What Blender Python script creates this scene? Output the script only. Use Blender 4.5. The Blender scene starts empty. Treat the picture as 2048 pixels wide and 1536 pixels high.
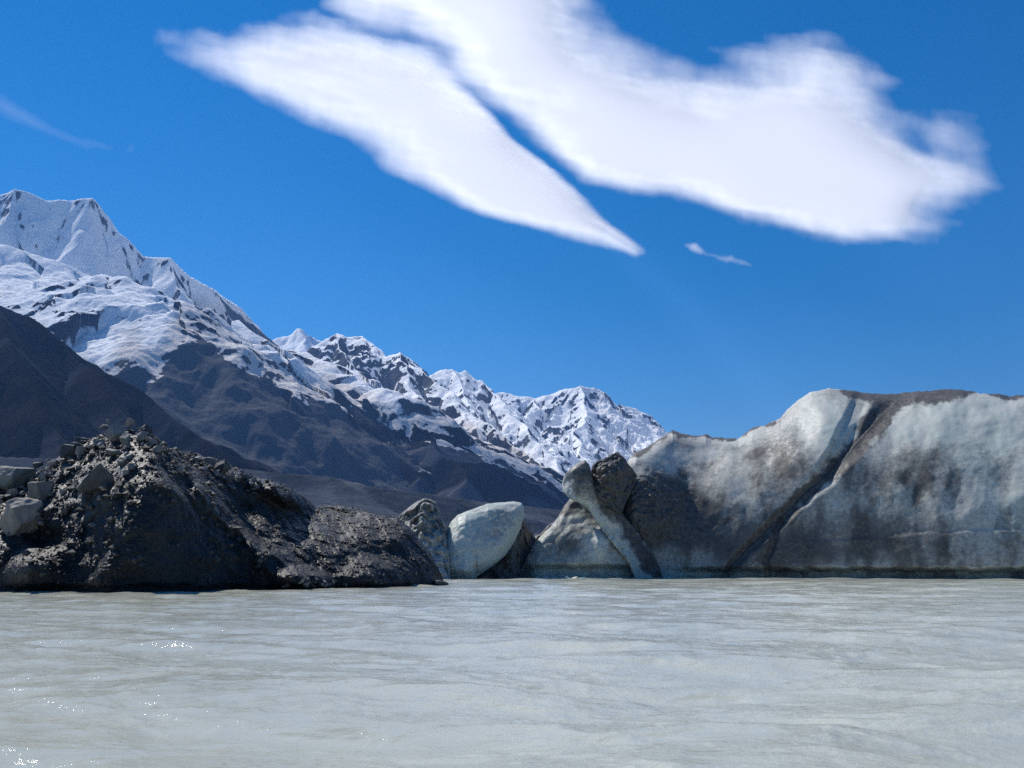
import bpy, bmesh, math, random
import numpy as np
from mathutils import Vector, Euler, Matrix

scene = bpy.context.scene
col = scene.collection
RAD = math.radians

# ------------------------------------------------------------------ camera
F, CX, CY, HOR, CAMH = 2010.0, 1024.0, 768.0, 1130.0, 1.5
PITCH = math.atan((HOR - CY) / F)
SP, CP = math.sin(PITCH), math.cos(PITCH)
cam_d = bpy.data.cameras.new('camera')
cam = bpy.data.objects.new('camera', cam_d)
col.objects.link(cam)
cam.location = (0, 0, CAMH)
cam.rotation_euler = (math.pi / 2 + PITCH, 0, 0)
cam_d.sensor_width = 36.0
cam_d.lens = F / 2048.0 * 36.0
cam_d.clip_start = 0.1
cam_d.clip_end = 80000
scene.camera = cam


def ray(u, v):
    u = np.asarray(u, float); v = np.asarray(v, float)
    x = (u - CX) / F
    yu = -(v - CY) / F
    Y = CP - SP * yu
    Z = SP + CP * yu
    return x / Y, Z / Y


def P(u, v, D):
    """world point seen at photo pixel u, v at forward distance D"""
    a, b = ray(u, v)
    D = np.asarray(D, float)
    return np.stack([a * D, D + 0 * a, CAMH + b * D], -1)


def proj(p):
    x, y, z = p[..., 0], p[..., 1], p[..., 2] - CAMH
    fw = CP * y + SP * z
    up = -SP * y + CP * z
    return CX + F * x / fw, CY - F * up / fw


def smooth(a, b, x):
    t = np.clip((x - a) / (b - a), 0, 1)
    return t * t * (3 - 2 * t)


# ------------------------------------------------------------------ noise
_ang = np.random.RandomState(3).rand(256) * 2 * np.pi
G2 = np.stack([np.cos(_ang), np.sin(_ang)], -1)
_g = np.random.RandomState(4).normal(size=(256, 3))
G3 = _g / np.linalg.norm(_g, axis=1)[:, None]


def _h(a):
    a = a.astype(np.uint32)
    a ^= a >> np.uint32(15); a *= np.uint32(2246822519)
    a ^= a >> np.uint32(13); a *= np.uint32(3266489917)
    a ^= a >> np.uint32(16)
    return (a & np.uint32(255)).astype(np.int32)


def n2(x, y, seed=0):
    x = np.asarray(x, float); y = np.asarray(y, float)
    xf = np.floor(x); yf = np.floor(y)
    xi = xf.astype(np.int64); yi = yf.astype(np.int64)
    fx = x - xf; fy = y - yf
    ux = fx * fx * fx * (fx * (fx * 6 - 15) + 10)
    uy = fy * fy * fy * (fy * (fy * 6 - 15) + 10)

    def c(i, j):
        g = G2[_h(((xi + i) * 374761393 + (yi + j) * 668265263 + seed * 974711) & 0xffffffff)]
        return g[..., 0] * (fx - i) + g[..., 1] * (fy - j)
    a = c(0, 0); b = c(1, 0); d = c(0, 1); e = c(1, 1)
    return 1.5 * ((a + ux * (b - a)) * (1 - uy) + (d + ux * (e - d)) * uy)


def n3(x, y, z, seed=0):
    xf = np.floor(x); yf = np.floor(y); zf = np.floor(z)
    xi = xf.astype(np.int64); yi = yf.astype(np.int64); zi = zf.astype(np.int64)
    fx = x - xf; fy = y - yf; fz = z - zf
    s = lambda f: f * f * f * (f * (f * 6 - 15) + 10)
    ux, uy, uz = s(fx), s(fy), s(fz)

    def c(i, j, k):
        g = G3[_h(((xi + i) * 374761393 + (yi + j) * 668265263 + (zi + k) * 1274126177 + seed * 974711) & 0xffffffff)]
        return g[..., 0] * (fx - i) + g[..., 1] * (fy - j) + g[..., 2] * (fz - k)
    L = lambda a, b, t: a + t * (b - a)
    return 1.5 * L(L(L(c(0, 0, 0), c(1, 0, 0), ux), L(c(0, 1, 0), c(1, 1, 0), ux), uy),
                   L(L(c(0, 0, 1), c(1, 0, 1), ux), L(c(0, 1, 1), c(1, 1, 1), ux), uy), uz)


def fbm2(x, y, o=4, seed=0, gain=.5):
    r = 0; a = 1
    for i in range(o):
        r = r + a * n2(x, y, seed + i * 7); x = x * 2.03; y = y * 2.03; a *= gain
    return r


def fbm3(p, sc, o=4, seed=0, gain=.5):
    r = 0; a = 1; x, y, z = p[..., 0] / sc, p[..., 1] / sc, p[..., 2] / sc
    for i in range(o):
        r = r + a * n3(x, y, z, seed + i * 7); x = x * 2.03; y = y * 2.03; z = z * 2.03; a *= gain
    return r


# ------------------------------------------------------------------ object helpers
def tag(o, label=None, cat=None, group=None, kind=None):
    if label: o['label'] = label
    if cat: o['category'] = cat
    if group: o['group'] = group
    if kind: o['kind'] = kind
    return o


def empty(name, loc):
    o = bpy.data.objects.new(name, None)
    o.location = loc; o.empty_display_size = 1
    col.objects.link(o)
    return o


def np_mesh(name, verts, quads, mat, parent=None, origin=(0, 0, 0), attrs=None, smooth_shade=True, mat_idx=None):
    verts = np.asarray(verts, np.float32) - np.asarray(origin, np.float32)
    quads = np.asarray(quads, np.int32)
    k = quads.shape[1]
    me = bpy.data.meshes.new(name)
    me.vertices.add(len(verts)); me.vertices.foreach_set('co', verts.ravel())
    me.loops.add(quads.size); me.loops.foreach_set('vertex_index', quads.ravel())
    me.polygons.add(len(quads))
    me.polygons.foreach_set('loop_start', np.arange(0, quads.size, k, dtype=np.int32))
    me.polygons.foreach_set('loop_total', np.full(len(quads), k, np.int32))
    me.update(calc_edges=True)
    me.polygons.foreach_set('use_smooth', np.full(len(quads), bool(smooth_shade)))
    for an, av in (attrs or {}).items():
        a = me.attributes.new(an, 'FLOAT', 'POINT')
        a.data.foreach_set('value', np.asarray(av, np.float32).ravel())
    me.materials.append(mat)
    o = bpy.data.objects.new(name, me)
    col.objects.link(o)
    if parent is not None:
        o.parent = parent
    else:
        o.location = origin
    return o


def grid_quads(nr, nc, off=0, flip=False):
    i = np.arange(nr - 1)[:, None] * nc + np.arange(nc - 1)[None, :] + off
    q = np.stack([i, i + 1, i + nc + 1, i + nc], -1).reshape(-1, 4)
    return q[:, ::-1] if flip else q


# ------------------------------------------------------------------ node helpers
class NT:
    def __init__(s, name):
        s.m = bpy.data.materials.new(name); s.m.use_nodes = True
        s.t = s.m.node_tree; s.t.nodes.clear()
        s.out = s.n('ShaderNodeOutputMaterial')

    def n(s, typ, **kw):
        nd = s.t.nodes.new(typ)
        for k, v in kw.items():
            setattr(nd, k, v)
        return nd

    def l(s, a, b): s.t.links.new(a, b)

    def inp(s, sock, v):
        if hasattr(v, 'is_output'): s.l(v, sock)
        elif v is not None: sock.default_value = v

    def attr(s, name): return s.n('ShaderNodeAttribute', attribute_name=name).outputs['Fac']

    def obj(s): return s.n('ShaderNodeTexCoord').outputs['Object']

    def noise(s, vec, scale, detail=4, rough=.55, stretch=None):
        if stretch:
            mp = s.n('ShaderNodeMapping'); mp.inputs['Scale'].default_value = stretch
            s.l(vec, mp.inputs['Vector']); vec = mp.outputs[0]
        nd = s.n('ShaderNodeTexNoise'); s.l(vec, nd.inputs['Vector'])
        nd.inputs['Scale'].default_value = scale; nd.inputs['Detail'].default_value = detail
        nd.inputs['Roughness'].default_value = rough
        return nd.outputs['Fac']

    def math(s, op, a, b=None, c=None, clamp=False):
        nd = s.n('ShaderNodeMath', operation=op, use_clamp=clamp)
        s.inp(nd.inputs[0], a); s.inp(nd.inputs[1], b)
        if c is not None: s.inp(nd.inputs[2], c)
        return nd.outputs[0]

    def rng(s, v, a, b, c=0., d=1.):
        nd = s.n('ShaderNodeMapRange', interpolation_type='SMOOTHSTEP'); s.inp(nd.inputs[0], v)
        for i, x in enumerate((a, b, c, d)): nd.inputs[i + 1].default_value = x
        return nd.outputs[0]

    def mix(s, f, a, b):
        nd = s.n('ShaderNodeMix', data_type='RGBA')
        s.inp(nd.inputs[0], f)
        s.inp(nd.inputs[6], (*a, 1) if isinstance(a, tuple) else a)
        s.inp(nd.inputs[7], (*b, 1) if isinstance(b, tuple) else b)
        return nd.outputs[2]

    def bump(s, h, strength, dist, normal=None):
        nd = s.n('ShaderNodeBump'); nd.inputs['Strength'].default_value = strength
        nd.inputs['Distance'].default_value = dist; s.l(h, nd.inputs['Height'])
        if normal is not None: s.l(normal, nd.inputs['Normal'])
        return nd.outputs[0]

    def bsdf(s, color, rough, normal=None, spec=.5, ior=1.45, sss=0):
        b = s.n('ShaderNodeBsdfPrincipled')
        s.inp(b.inputs['Base Color'], (*color, 1) if isinstance(color, tuple) else color)
        s.inp(b.inputs['Roughness'], rough)
        b.inputs['Specular IOR Level'].default_value = spec
        b.inputs['IOR'].default_value = ior
        if normal is not None: s.l(normal, b.inputs['Normal'])
        s.l(b.outputs[0], s.out.inputs['Surface'])
        return b


# ------------------------------------------------------------------ materials
def mat_terrain(name, rock_a, rock_b, veg, scree):
    m = NT(name)
    pos = m.obj()
    snow = m.attr('snow'); gul = m.attr('scree'); dirty = m.attr('dirty')
    a = m.noise(pos, .006, 8, .6)
    b = m.noise(pos, .03, 6, .65)
    rock = m.mix(m.rng(a, .35, .68), rock_a, rock_b)
    rock = m.mix(m.rng(b, .46, .64), rock, veg)
    rock = m.mix(gul, rock, scree)
    f = m.noise(pos, .05, 6, .7)
    sm = m.math('ADD', snow, m.math('MULTIPLY', m.math('SUBTRACT', f, .5), .75))
    sm = m.rng(sm, .40, .60)
    sn = m.mix(dirty, (.87, .885, .91), (.66, .60, .55))
    c = m.mix(sm, rock, sn)
    bn = m.bump(m.noise(pos, .025, 8, .68), .9, 14)
    m.bsdf(c, .9, bn, 0.0)
    return m.m


M_ALP = mat_terrain('alpine_rock_snow', (.022, .025, .032), (.12, .12, .125), (.05, .05, .05), (.15, .15, .15))
M_DARK = mat_terrain('dark_slope', (.012, .014, .018), (.032, .027, .025), (.022, .021, .015), (.17, .175, .185))
M_NEAR = mat_terrain('scrub_slope', (.010, .011, .014), (.024, .019, .017), (.018, .018, .012), (.055, .058, .064))
M_MOR = mat_terrain('moraine_gravel', (.042, .050, .062), (.075, .082, .094), (.035, .042, .048), (.13, .14, .155))


def mat_ice():
    m = NT('glacier_ice')
    pos = m.obj()
    dirt_shade = m.attr('dirt_shade'); blue = m.attr('blue')  # mostly dirt; the rounded berg's parts also carry painted shade in it
    fine = m.noise(pos, 2.2, 8, .7)
    mid = m.noise(pos, .42, 6, .62)
    d = m.math('ADD', dirt_shade, m.math('MULTIPLY', m.math('SUBTRACT', fine, .5), 1.5))
    d = m.math('ADD', d, m.math('MULTIPLY', m.math('SUBTRACT', mid, .5), .75))
    d = m.rng(d, .05, 1.05)
    ice = m.mix(m.rng(mid, .3, .7), (.46, .445, .40), (.585, .575, .535))
    ice = m.mix(blue, ice, (.46, .525, .475))
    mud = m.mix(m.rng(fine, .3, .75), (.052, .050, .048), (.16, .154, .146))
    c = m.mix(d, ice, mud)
    gr = m.n('ShaderNodeTexVoronoi'); m.l(pos, gr.inputs['Vector']); gr.inputs['Scale'].default_value = 5.5
    b1 = m.bump(m.noise(pos, 4.5, 10, .8), .13, .12)
    b2 = m.bump(gr.outputs['Distance'], .3, .025, b1)
    bs = m.bsdf(c, m.rng(fine, .3, .7, .42, .7), b2, .25, 1.31)
    m.l(m.math('MULTIPLY', m.math('SUBTRACT', 1.0, d, clamp=True), .55), bs.inputs['Subsurface Weight'])
    bs.inputs['Subsurface Radius'].default_value = (.5, .9, 1.0); bs.inputs['Subsurface Scale'].default_value = .6
    return m.m


M_ICE = mat_ice()


def mat_debris():
    m = NT('wet_debris')
    pos = m.obj()
    grit = m.attr('grit'); pale = m.attr('pale')
    big = m.noise(pos, .5, 6, .6)
    fine = m.noise(pos, 4.5, 8, .7)
    c0 = m.mix(m.rng(big, .35, .65), (.010, .010, .011), (.024, .023, .022))
    c0 = m.mix(pale, c0, (.095, .1, .1))
    v = m.n('ShaderNodeTexVoronoi'); m.l(pos, v.inputs['Vector']); v.inputs['Scale'].default_value = 5.0
    st = m.math('MULTIPLY', grit, m.rng(v.outputs['Color'], .35, 1.0))
    c = m.mix(st, c0, (.055, .055, .055))
    b1 = m.bump(m.noise(pos, 1.6, 10, .75), .5, .25)
    b2 = m.bump(v.outputs['Distance'], .6, .09, b1)
    m.bsdf(c, m.rng(fine, .35, .65, .36, .7), b2, .35)
    return m.m


M_DEB = mat_debris()


def mat_rock(name, a, b, var=.5):
    m = NT(name)
    pos = m.obj()
    r = m.n('ShaderNodeObjectInfo').outputs['Random']
    n1 = m.noise(pos, 2.5, 8, .65)
    c = m.mix(m.rng(n1, .3, .7), a, b)
    c = m.mix(m.math('MULTIPLY', r, var), c, (.085, .085, .085))
    bn = m.bump(m.noise(pos, 5, 8, .7), .6, .08)
    m.bsdf(c, .72, bn, .35)
    return m.m


M_GREY = mat_rock('grey_stone', (.13, .13, .13), (.25, .245, .24), .45)
M_TAN = mat_rock('tan_stone', (.20, .178, .16), (.31, .28, .25), .2)
M_GREEN = mat_rock('greenish_stone', (.10, .112, .106), (.20, .212, .20), .3)
M_GRAV = mat_rock('fine_gravel', (.03, .03, .03), (.10, .10, .10), 0)
M_SLATE = mat_rock('dark_stone', (.045, .046, .048), (.095, .095, .095), .15)


def mat_water():
    m = NT('silty_water')
    pos = m.obj()
    big = m.noise(pos, .35, 4, .5, (1, 1.6, 1))
    c = m.mix(m.rng(big, .3, .7), (.465, .478, .398), (.518, .526, .432))
    b0 = m.noise(pos, 2.6, 6, .6, (1, 1.5, 1))
    b1 = m.noise(pos, 11, 4, .6, (1, 1.3, 1))
    n_ = m.bump(b0, .6, .05)
    n_ = m.bump(b1, .52, .014, n_)
    m.bsdf(c, .07, n_, .5, 1.33)
    return m.m


M_WAT = mat_water()


def mat_cloud():
    m = NT('cloud_vapour')
    al = m.attr('alpha')
    pos = m.obj()
    tr = m.n('ShaderNodeBsdfTransparent')
    tl = m.n('ShaderNodeBsdfTranslucent'); tl.inputs[0].default_value = (.85, .85, .86, 1)
    mx = m.n('ShaderNodeMixShader')
    m.l(al, mx.inputs[0]); m.l(tr.outputs[0], mx.inputs[1]); m.l(tl.outputs[0], mx.inputs[2])
    m.l(mx.outputs[0], m.out.inputs['Surface'])
    return m.m


M_CLD = mat_cloud()

# ------------------------------------------------------------------ light and sky
SUN_AZ, SUN_EL = RAD(-42), RAD(49)      # azimuth from +Y towards +X
sd = Vector((math.sin(SUN_AZ) * math.cos(SUN_EL), math.cos(SUN_AZ) * math.cos(SUN_EL), math.sin(SUN_EL)))
ld = bpy.data.lights.new('sun', 'SUN'); ld.energy = 4.2; ld.angle = RAD(.53); ld.color = (1, .965, .90)
lo = bpy.data.objects.new('sun', ld); col.objects.link(lo)
lo.location = (0, 0, 50); lo.rotation_euler = sd.to_track_quat('Z', 'Y').to_euler()

w = bpy.data.worlds.new('World'); scene.world = w; w.use_nodes = True
wt = w.node_tree; wt.nodes.clear()
wo = wt.nodes.new('ShaderNodeOutputWorld'); bg = wt.nodes.new('ShaderNodeBackground')
sk = wt.nodes.new('ShaderNodeTexSky'); sk.sky_type = 'NISHITA'; sk.sun_disc = False
sk.sun_elevation = SUN_EL; sk.sun_rotation = SUN_AZ
sk.altitude = 800; sk.air_density = 1.0; sk.dust_density = 0.0; sk.ozone_density = 7.0
hs = wt.nodes.new('ShaderNodeHueSaturation'); hs.inputs['Saturation'].default_value = 1.3
wt.links.new(sk.outputs[0], hs.inputs['Color']); wt.links.new(hs.outputs[0], bg.inputs[0]); bg.inputs[1].default_value = .087
wt.links.new(bg.outputs[0], wo.inputs[0])
scene.view_settings.view_transform = 'Standard'; scene.view_settings.look = 'None'
scene.view_settings.exposure = 0.3; scene.view_settings.gamma = 1

# ------------------------------------------------------------------ water
def build_water():
    az = np.concatenate([np.linspace(-180, -48, 60, endpoint=False), np.linspace(-48, 48, 900, endpoint=False),
                         np.linspace(48, 180, 61)]) * np.pi / 180
    r = np.concatenate([np.geomspace(1.2, 170, 1000, endpoint=False), np.geomspace(170, 17000, 60)])
    R, A = np.meshgrid(r, az, indexing='ij')
    X = R * np.sin(A); Y = R * np.cos(A)
    sp = R * .0052
    Z = np.zeros_like(X)
    rs = np.random.RandomState(23)
    wx = X + .35 * fbm2(X * .5, Y * .5, 2, 90); wy = Y + .35 * fbm2(X * .5, Y * .5, 2, 91)
    for i in range(34):
        lam = .35 * 1.11 ** i * (0.9 + .2 * rs.rand())
        if lam > 9: break
        th = RAD(70) + rs.normal() * .55
        k = 2 * np.pi / lam
        ph = rs.rand() * 6.28
        amp = .0036 * lam ** .75 * (.7 if lam < .9 else 1) * (1 + 1.0 * min(1, max(0, (lam - .8) / 1.2)))
        fade = smooth(2.2, 4.5, lam / sp) if lam < 3 else smooth(1.5, 4, lam / sp)
        mod = .55 + .8 * n2(X / (lam * 4) + i * 3.1, Y / (lam * 4), 50 + i)
        s = np.sin(k * (np.cos(th) * wx + np.sin(th) * wy) + ph)
        Z += amp * fade * mod * (s + .25 * s * np.abs(s))
    for lam, a, sd_ in ((2.4, .026, 5), (1.1, .018, 6), (.5, .008, 7), (.25, .003, 8)):
        q = 1 - np.abs(fbm2(wx / lam, wy / (lam * .6), 2, sd_))
        Z += a * q * q * smooth(1.5, 4, lam / sp)
    for rr in ((170, 250),):
        Z *= 1 - smooth(*rr, R)
    V = np.stack([X, Y, Z], -1).reshape(-1, 3)
    nr, nc = X.shape
    q = grid_quads(nr, nc, flip=True)
    ctr = np.array([[0, 0, 0]])
    V = np.concatenate([V, ctr])
    o = np_mesh('water', V, q, M_WAT)
    tag(o, 'milky grey silty lake water with small choppy ripples', 'lake', kind='structure')


build_water()

# ------------------------------------------------------------------ mountains
def densify(pts, step):
    out = [pts[0]]
    for a, b in zip(pts[:-1], pts[1:]):
        n = max(1, int(np.linalg.norm((b - a)[:2]) / step))
        for i in range(1, n + 1): out.append(a + (b - a) * i / n)
    return np.array(out)


def terrain(name, label, ridges, az, r, mat, snowline=None, gully=1.0, rough=1.0, seed=0, snow_bias=0.0,
            steep0=.60, dirtyband=None, scree_amt=.5, cat='mountain', zmin=-.6, snow_smooth=.6, st_amp=.36):
    a = np.linspace(RAD(az[0]), RAD(az[1]), az[2]); rr = np.linspace(r[0], r[1], r[2])
    R, A = np.meshgrid(rr, a, indexing='ij')
    X = R * np.sin(A); Y = R * np.cos(A)
    wob = 60 * min(rough, 1)
    Xw = X + wob * fbm2(X / 420, Y / 420, 3, seed + 1); Yw = Y + wob * fbm2(X / 420, Y / 420, 3, seed + 2)
    H = np.full(X.shape, -1e4); T = np.zeros(X.shape); DD = np.zeros(X.shape); C = np.zeros(X.shape)
    acc = 0.0
    for rd in ridges:
        pts = P([p[0] for p in rd['p']], [p[1] for p in rd['p']], [p[2] * 1000 for p in rd['p']])
        s = rd.get('s', .8); sb = rd.get('sb', s)
        t0 = acc
        for p0, p1 in zip(pts[:-1], pts[1:]):
            e = (p1 - p0)[:2]; L = np.linalg.norm(e) + 1e-6
            t = np.clip(((Xw - p0[0]) * e[0] + (Yw - p0[1]) * e[1]) / (L * L), 0, 1)
            dx = Xw - (p0[0] + t * e[0]); dy = Yw - (p0[1] + t * e[1])
            d = np.sqrt(dx * dx + dy * dy)
            zc = p0[2] + t * (p1[2] - p0[2])
            back = smooth(-.3, .3, (dx * X + dy * Y) / (R * (d + 1)))
            sl = s + (sb - s) * back
            de = d * (1 - .22 * np.clip(d / 2600, 0, 1))
            bn_, s1 = rd.get('bench', (0, 0))
            h = zc - sl * np.maximum(de - bn_, 0) - s1 * np.minimum(de, bn_) if bn_ else zc - sl * de
            k = h > H
            H = np.where(k, h, H); T = np.where(k, t0 + t * L, T); DD = np.where(k, d, DD); C = np.where(k, zc, C)
            t0 += L
        acc = t0 + 977.0
    near = smooth(0, 260, DD)
    g = np.zeros(X.shape)
    tw = T + 50 * n2(X / 300, Y / 300, seed + 9)
    for i, (lam, am) in enumerate(((760, .15), (340, .22), (150, .24), (70, .17))):
        q = (1 - np.minimum(1, np.abs(n2(tw / lam, DD / (lam * 3.2) + i * 9.7, seed + 20 + i)) * 1.6)) ** 1.25
        g += am * lam * (q - .80) * (.3 + .7 * smooth(0, lam * .8, DD))
    H2 = H + gully * g * (.15 + .85 * near)
    f = np.zeros(X.shape)
    for i, lam in enumerate((420, 200, 95, 46, 24)):
        f += (.09, .10, .11, .10, .08)[i] * lam * (.6 - 2.1 * np.abs(n2(X / lam + 7.7 * i, Y / lam, seed + 40 + i)))
    H2 += rough * f * (.22 + .78 * near) * (snow_smooth if snowline is not None else 1)
    Hc = np.maximum(H2, zmin)
    V = np.stack([X, Y, Hc], -1)
    gr = np.gradient(Hc, rr, axis=0); ga = np.gradient(Hc, a, axis=1) / R
    nz = 1 / np.sqrt(1 + gr ** 2 + ga ** 2)
    U, W = proj(V)
    z = np.zeros(X.shape)
    if snowline is not None:
        sv = np.interp(U, [p[0] for p in snowline], [p[1] for p in snowline])
        nn = 26 * fbm2(X / 260, Y / 260, 4, seed + 70)
        ab = (sv - W + nn) / 26.0
        steep = np.clip((steep0 - nz) / .09, -1, 1.4)
        tw2 = T + 40 * n2(X / 200, Y / 200, seed + 19)
        st = n2(tw2 / 120, DD / 420, seed + 77) + .6 * n2(tw2 / 48, DD / 200, seed + 78) + .55 * n2(X / 40, Y / 40, seed + 79)
        z = .5 + snow_bias + .6 * np.clip(ab, -1.6, 1.0) - .75 * np.clip(steep, -.7, 1.3) - .012 * gully * np.clip(g + 40, -30, 45) + st_amp * st + .5 * max(0, st_amp - .3) * n2(X / 22, Y / 22, seed + 80)
        z = np.where(ab < -1.2, z - .95, z)
        dirty = smooth(2.6, .1, ab) * .8
    else:
        dirty = z
    sc = smooth(.14, .5, n2(tw / 260, DD / 1500, seed + 60) + .25 * n2(tw / 60, DD / 700, seed + 61)
                - .006 * g) * scree_amt
    nr, nc = X.shape
    o = np_mesh(name, V.reshape(-1, 3), grid_quads(nr, nc, flip=True), mat, attrs={'snow': z, 'scree': sc, 'dirty': dirty})
    tag(o, label, cat, kind='structure')
    return o


terrain('snow_mountain', 'high snow covered peak at the left with a broad shaded ice face',
        [dict(p=[(-330, 470, 8.6), (-160, 420, 8.3), (-40, 402, 8.0), (5, 390, 7.95), (30, 376, 7.9), (60, 385, 7.9), (100, 402, 7.9),
                 (135, 402, 7.9), (182, 395, 7.8), (200, 420, 7.8), (240, 468, 7.85), (285, 511, 7.9), (335, 515, 7.8), (375, 552, 7.9),
                 (430, 577, 8.0), (470, 611, 8.2), (540, 676, 8.6), (600, 735, 8.9), (760, 860, 9.2)], s=1.65, sb=.9),
         dict(p=[(30, 376, 7.9), (8, 440, 7.6), (-10, 520, 7.35)], s=1.3),
         dict(p=[(335, 515, 7.8), (360, 580, 7.5), (385, 620, 7.3)], s=1.3),
         dict(p=[(-330, 560, 6.9), (-120, 510, 7.1), (0, 488, 7.1), (40, 496, 7.05), (110, 520, 7.0), (165, 548, 6.9), (215, 575, 6.7)], s=.62)],
        (-33, -4, 700), (5200, 9600, 420), M_ALP,
        snowline=[(-400, 640), (1000, 640)], gully=.55, rough=.9, st_amp=.5, seed=105, snow_bias=.42, steep0=.53)

terrain('snowy_spur', 'snowy shoulder above a dark rock buttress in front of the high peak',
        [dict(p=[(-330, 650, 5.9), (-100, 640, 6.0), (20, 620, 6.1), (120, 590, 6.1), (190, 556, 6.1), (205, 549, 6.0), (235, 556, 5.95), (265, 552, 5.9),
                 (300, 574, 5.8), (340, 592, 5.6), (370, 604, 5.45), (405, 617, 5.5), (430, 629, 5.55), (500, 684, 5.65),
                 (560, 727, 5.7), (592, 752, 5.7), (640, 800, 5.6), (760, 905, 5.3), (850, 985, 5.0)], s=.95, sb=.7, bench=(520, .42)),
         dict(p=[(370, 604, 5.45), (362, 650, 5.15), (374, 730, 4.75), (385, 810, 4.4), (400, 900, 4.05)], s=1.05),
         dict(p=[(265, 552, 5.9), (235, 625, 5.5), (205, 705, 5.1), (215, 790, 4.8)], s=.8),
         dict(p=[(500, 684, 5.65), (520, 760, 5.2), (560, 850, 4.7), (620, 930, 4.4)], s=.95),
         dict(p=[(300, 640, 5.35), (285, 720, 4.9), (270, 800, 4.5)], s=.95)],
        (-33, 2, 800), (3400, 7000, 440), M_DARK,
        snowline=[(-400, 720), (0, 660), (80, 690), (160, 735), (205, 765), (240, 730), (270, 700), (300, 735), (340, 690), (365, 640), (400, 640), (440, 675), (500, 722),
                  (560, 752), (600, 770), (700, 800)], gully=1.05, rough=1.0, st_amp=.75, seed=200, snow_bias=.2, steep0=.70)

terrain('dark_ridge', 'second dark spur with a dirty snow cap running down to the valley',
        [dict(p=[(470, 640, 6.9), (540, 688, 6.7), (575, 703, 6.5), (640, 719, 6.35), (700, 739, 6.2), (755, 762, 6.0), (800, 788, 5.9), (832, 814, 5.8),
                 (860, 850, 5.6), (905, 890, 5.4), (1000, 935, 5.2), (1090, 985, 5.0), (1135, 1020, 4.8), (1250, 1075, 4.6)], s=.95, sb=.6, bench=(380, .40)),
         dict(p=[(575, 703, 6.5), (600, 780, 5.9), (650, 860, 5.3), (690, 935, 4.9)], s=.95),
         dict(p=[(700, 739, 6.2), (730, 800, 5.8), (790, 890, 5.2), (830, 955, 4.8)], s=.95),
         dict(p=[(832, 814, 5.8), (870, 890, 5.2), (930, 960, 4.7)], s=.95)],
        (-16, 8, 620), (3600, 7400, 420), M_DARK,
        snowline=[(400, 720), (560, 722), (605, 756), (680, 790), (740, 822), (790, 850), (820, 850), (835, 835), (870, 850), (930, 870), (1100, 940)],
        gully=1.05, rough=.9, st_amp=.65, seed=300, snow_bias=.2, steep0=.68)

terrain('rocky_peak', 'jagged grey rock peak dusted with snow and its long descending ridge',
        [dict(p=[(560, 730, 9.4), (640, 705, 9.1), (655, 673, 9.0), (680, 664, 9.0), (697, 672, 9.0), (718, 668, 9.0), (745, 691, 8.9),
                 (772, 713, 8.8), (798, 702, 8.8), (822, 727, 8.7), (850, 745, 8.6), (885, 772, 8.3), (930, 820, 7.9), (985, 862, 7.5), (1050, 902, 7.1),
                 (1090, 940, 6.8), (1140, 985, 6.5), (1260, 1060, 6.2)], s=.95, sb=.9),
         dict(p=[(680, 664, 9.0), (690, 720, 8.5), (710, 770, 8.1)], s=1.0),
         dict(p=[(798, 702, 8.8), (830, 780, 8.1), (880, 850, 7.5)], s=.9),
         dict(p=[(930, 820, 7.9), (950, 880, 7.3), (1000, 930, 6.8)], s=.8)],
        (-14, 9, 620), (5800, 10200, 400), M_ALP,
        snowline=[(500, 900), (760, 855), (900, 880), (1000, 905), (1060, 935), (1100, 955), (1300, 1000)], gully=1.2, rough=1.7, snow_smooth=1, seed=400, snow_bias=-.06, steep0=.66)

terrain('middle_peak', 'small snowy twin peak on the skyline between the rock peak and the far range',
        [dict(p=[(780, 790, 11.5), (850, 752, 11.2), (880, 740, 11), (905, 739, 11), (920, 746, 11), (935, 741, 11), (960, 764, 10.9), (990, 785, 10.7),
                 (1030, 830, 10.2), (1080, 890, 9.6), (1140, 960, 9.0)], s=.85),
         dict(p=[(905, 739, 11), (930, 800, 10.2), (985, 860, 9.6)], s=.9)],
        (-8, 7, 420), (8600, 12600, 260), M_ALP,
        snowline=[(500, 1000), (1300, 1000)], gully=1.2, rough=1.7, snow_smooth=1, seed=500, snow_bias=.12, steep0=.6)

terrain('far_pyramid', 'distant white pyramid peak on the skyline left of the rock peak',
        [dict(p=[(480, 730, 14), (555, 674, 14), (580, 668, 14), (600, 655, 14), (620, 672, 14), (650, 684, 14), (720, 740, 14), (840, 800, 14)], s=.9),
         dict(p=[(600, 655, 14), (612, 700, 13.2), (630, 760, 12.4)], s=.9)],
        (-17, -4, 300), (11500, 15500, 160), M_ALP,
        snowline=[(0, 1000), (1300, 1000)], gully=.9, rough=.9, seed=600, snow_bias=.55, steep0=.5)

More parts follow.
